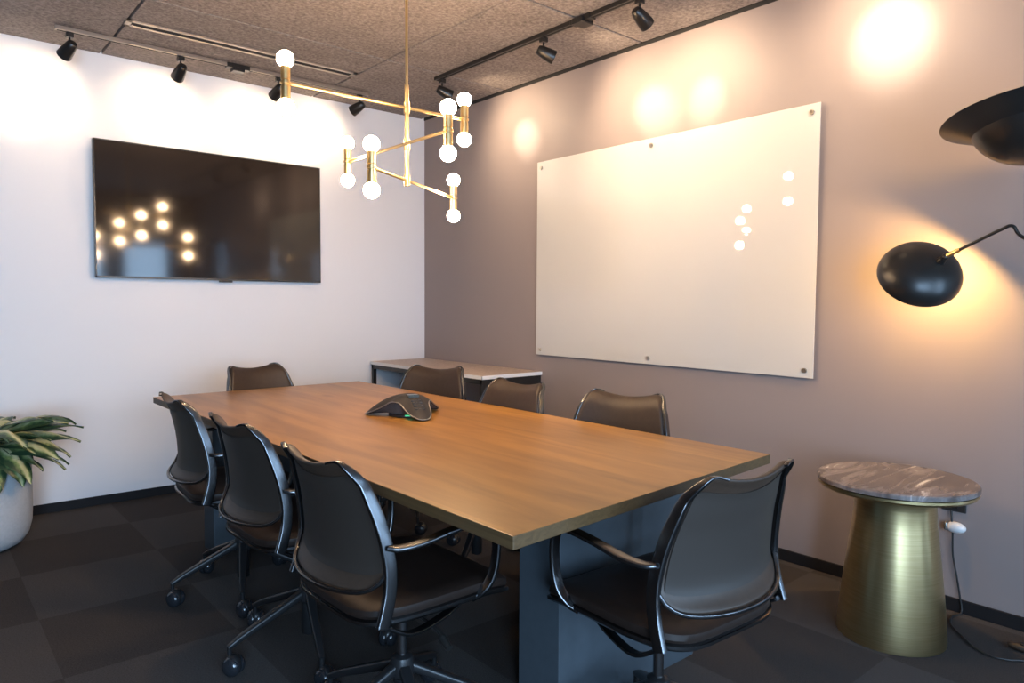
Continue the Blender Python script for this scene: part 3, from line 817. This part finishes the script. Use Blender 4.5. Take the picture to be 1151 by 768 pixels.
shade(CL, AX, profL, JL, nn, M['warm_bulb2'], -0.03,
      [tuple(J2), tuple(J2.lerp(A1, 0.5)), tuple(J2.lerp(A1, 0.93)), tuple(A1 + Vector((0, -0.022, 0.003))), (-0.015, 0.335, 1.477), (-0.01, 0.16, 1.39), (0.0, 0.0, 1.30)])
sl_ = (A1 - J2).normalized()
obj('arm_sleeve', C((tuple(J2 + sl_ * 0.006), tuple(J2 + sl_ * 0.055), 0.0078)), M['brass'], t)
AX2 = (RV * -0.10 + UV_ * 0.97 + DV * 0.13).normalized()
CU = Vector((-0.68, -4.262, 1.808)) - LP
RB = 0.165
profU = [(max(0.004, RB * math.sin(k / 12 * PI / 2)), -0.140 * math.cos(k / 12 * PI / 2)) for k in range(11)] + [(0.176, -0.026), (0.195, -0.016), (0.218, -0.005), (0.240, 0.006)]
JU = CU - AX2 * 0.140
shade(CU, AX2, profU, JU, -AX2, M['warm_bulb2'], -0.03,
      [tuple(JU - AX2 * 0.03), tuple(JU - AX2 * 0.05 + Vector((0.03, -0.05, 0.0))), (-0.16, 0.10, 1.54), (0, 0, 1.50)])
obj('finial', C(((0, 0, 1.86), (0, 0, 1.885), 0.012, 0.006)), M['black'], t)

# ------------------------------------------------------------------ potted plant
PX, PY = -3.005, -0.50
t = thing('potted_plant', 'pale grey round planter with broad variegated leaves by the white wall', 'plant', (PX, PY, 0))
obj('planter', L([(0.10, 0.0), (0.165, 0.004), (0.205, 0.025), (0.232, 0.065), (0.246, 0.12), (0.250, 0.20), (0.250, 0.455), (0.246, 0.460), (0.232, 0.460), (0.228, 0.455), (0.226, 0.40)], 72, cap1=False), M['concrete'], t)
obj('soil', L([(0.228, 0.405), (0.12, 0.418), (0.02, 0.422)], 40), M['soil'], t)
rnd = random.Random(5)
bm = bmesh.new(); sb = bmesh.new(); uvl = bm.loops.layers.uv.new('leaf')
def leaf(p0, az, el, length, width, droop, roll):
    d = Vector((math.cos(az) * math.cos(el), math.sin(az) * math.cos(el), math.sin(el)))
    N_, W_ = 12, 6
    p = Vector(p0); rows = []
    side0 = Vector((-math.sin(az), math.cos(az), 0))
    for i in range(N_ + 1):
        s = i / N_
        e = el - droop * s
        dd = Vector((math.cos(az) * math.cos(e), math.sin(az) * math.cos(e), math.sin(e)))
        if i: p = p + dd * (length / N_)
        nrm = side0.cross(dd).normalized()
        sd = (side0 * math.cos(roll) + nrm * math.sin(roll))
        w = width * (math.sin(PI * min(1, s ** 0.72)) ** 0.85) * 0.5 + 0.001
        row = []
        for k in range(W_ + 1):
            u = -1 + 2 * k / W_
            row.append((bm.verts.new(p + sd * (u * w) + nrm * (0.28 * w * abs(u) - 0.06 * w + 0.006 * math.sin(9 * s + 3 * u))), (0.5 + 0.5 * u, s)))
        rows.append(row)
    for a, b in zip(rows, rows[1:]):
        for k in range(W_):
            q = (a[k], a[k + 1], b[k + 1], b[k])
            f = bm.faces.new([v for v, _ in q])
            for lp, (_, uvc) in zip(f.loops, q): lp[uvl].uv = uvc
def stalk(az, el, length, root):
    d = Vector((math.cos(az) * math.cos(el), math.sin(az) * math.cos(el), math.sin(el)))
    p1 = Vector(root) + Vector((0, 0, length * 0.55)) + d * length * 0.5
    pts = catmull([root, tuple(Vector(root) + Vector((0, 0, length * 0.4)) + d * length * 0.12), tuple(p1)], 5)
    sweep(sb, pts, circ(0.005, 6), up=(0.3, 0.2, 0.9))
    return p1
specs = []
for k in range(40):
    az = 2 * PI * k / 40 * 7.0 + rnd.uniform(-0.3, 0.3)
    el = rnd.uniform(-0.1, 0.9)
    specs.append((az, el, rnd.uniform(0.22, 0.33), rnd.uniform(0.10, 0.14), rnd.uniform(0.7, 1.5), rnd.uniform(-0.5, 0.5)))
# the fan of leaves that leans out over the rim towards the table
for az, el, ln, w, dr, ro in [(-0.25, 0.45, 0.36, 0.11, 0.75, 0.25), (0.05, 0.25, 0.37, 0.09, 0.8, -0.3), (-0.6, 0.15, 0.33, 0.10, 1.0, 0.2), (-0.95, 0.0, 0.31, 0.11, 1.25, 0.1),
                              (0.4, 0.5, 0.34, 0.09, 0.9, 0.3), (-0.4, 0.75, 0.33, 0.11, 1.1, -0.1), (-0.1, 0.0, 0.32, 0.08, 0.8, 0.4), (-1.3, -0.1, 0.30, 0.11, 1.3, 0.0), (-0.75, 0.5, 0.34, 0.11, 1.2, -0.3), (-1.1, 0.6, 0.33, 0.12, 1.3, 0.2)]:
    specs.append((az, el, ln, w * 1.3, dr, ro))
for az, el, ln, w, dr, ro in specs:
    rr = rnd.uniform(0.02, 0.09)
    root = (rr * math.cos(az), rr * math.sin(az), 0.41)
    p = stalk(az, max(0.2, el), rnd.uniform(0.12, 0.22), root)
    leaf(p, az, el, ln, w, dr, ro)
obj('foliage', bm, M['leaf'], t)
obj('stems', sb, M['stem'], t)

# ------------------------------------------------------------------ daylight through the windows, lamps
def area(name, loc, rot, sx, sy, energy, col):
    ld = bpy.data.lights.new(name, 'AREA'); ld.shape = 'RECTANGLE'; ld.size = sx; ld.size_y = sy; ld.energy = energy; ld.color = col
    o = bpy.data.objects.new(name, ld); COL.objects.link(o); o.location = loc; o.rotation_euler = rot
    return o
DAY = (0.56, 0.77, 1.0)
hz = (WZ0 + WZ1) / 2
for p, q in BW:
    area('daylight', ((p + q) / 2, YB - 0.15, hz), (R_(90), 0, 0), q - p, WZ1 - WZ0, (150 if p < -4 else 44) * (q - p), DAY)
for p, q in LW:
    area('daylight', (XL - 0.15, (p + q) / 2, hz), (R_(90), 0, R_(-90)), q - p, WZ1 - WZ0, 22 * (q - p), DAY)
area('daylight', (0.18, (DY0 + DY1) / 2, 1.05), (R_(90), 0, R_(90)), DY1 - DY0, 2.0, 5, DAY)

w = bpy.data.worlds.new('world'); scn.world = w; w.use_nodes = True
bg = w.node_tree.nodes['Background']; bg.inputs[0].default_value = (0.5, 0.65, 0.9, 1); bg.inputs[1].default_value = 0.25

# ------------------------------------------------------------------ camera
cd = bpy.data.cameras.new('camera'); cam = bpy.data.objects.new('camera', cd); COL.objects.link(cam)
r = Vector((0.76058982, -0.64920359, 0.00614937)); u = Vector((0.03116969, 0.04597514, 0.99845618)); dv = Vector((0.64848405, 0.75922393, -0.0552037))
cam.matrix_world = Matrix(((r.x, u.x, -dv.x, -3.23186543), (r.y, u.y, -dv.y, -4.88555979), (r.z, u.z, -dv.z, 1.25), (0, 0, 0, 1)))
cd.sensor_width = 36; cd.lens = 799.434 / 1151 * 36; cd.clip_start = 0.05
scn.camera = cam

vs = scn.view_settings
scn.display_settings.display_device = 'sRGB'
vs.view_transform = 'Standard'; vs.look = 'None'; vs.gamma = 1; vs.use_curve_mapping = False; vs.exposure = 0.75
cy = scn.cycles
cy.use_denoising = True
cy.max_bounces = 8; cy.diffuse_bounces = 5; cy.glossy_bounces = 4; cy.transparent_max_bounces = 8
cy.sample_clamp_indirect = 6.0; cy.caustics_reflective = False; cy.caustics_refractive = False
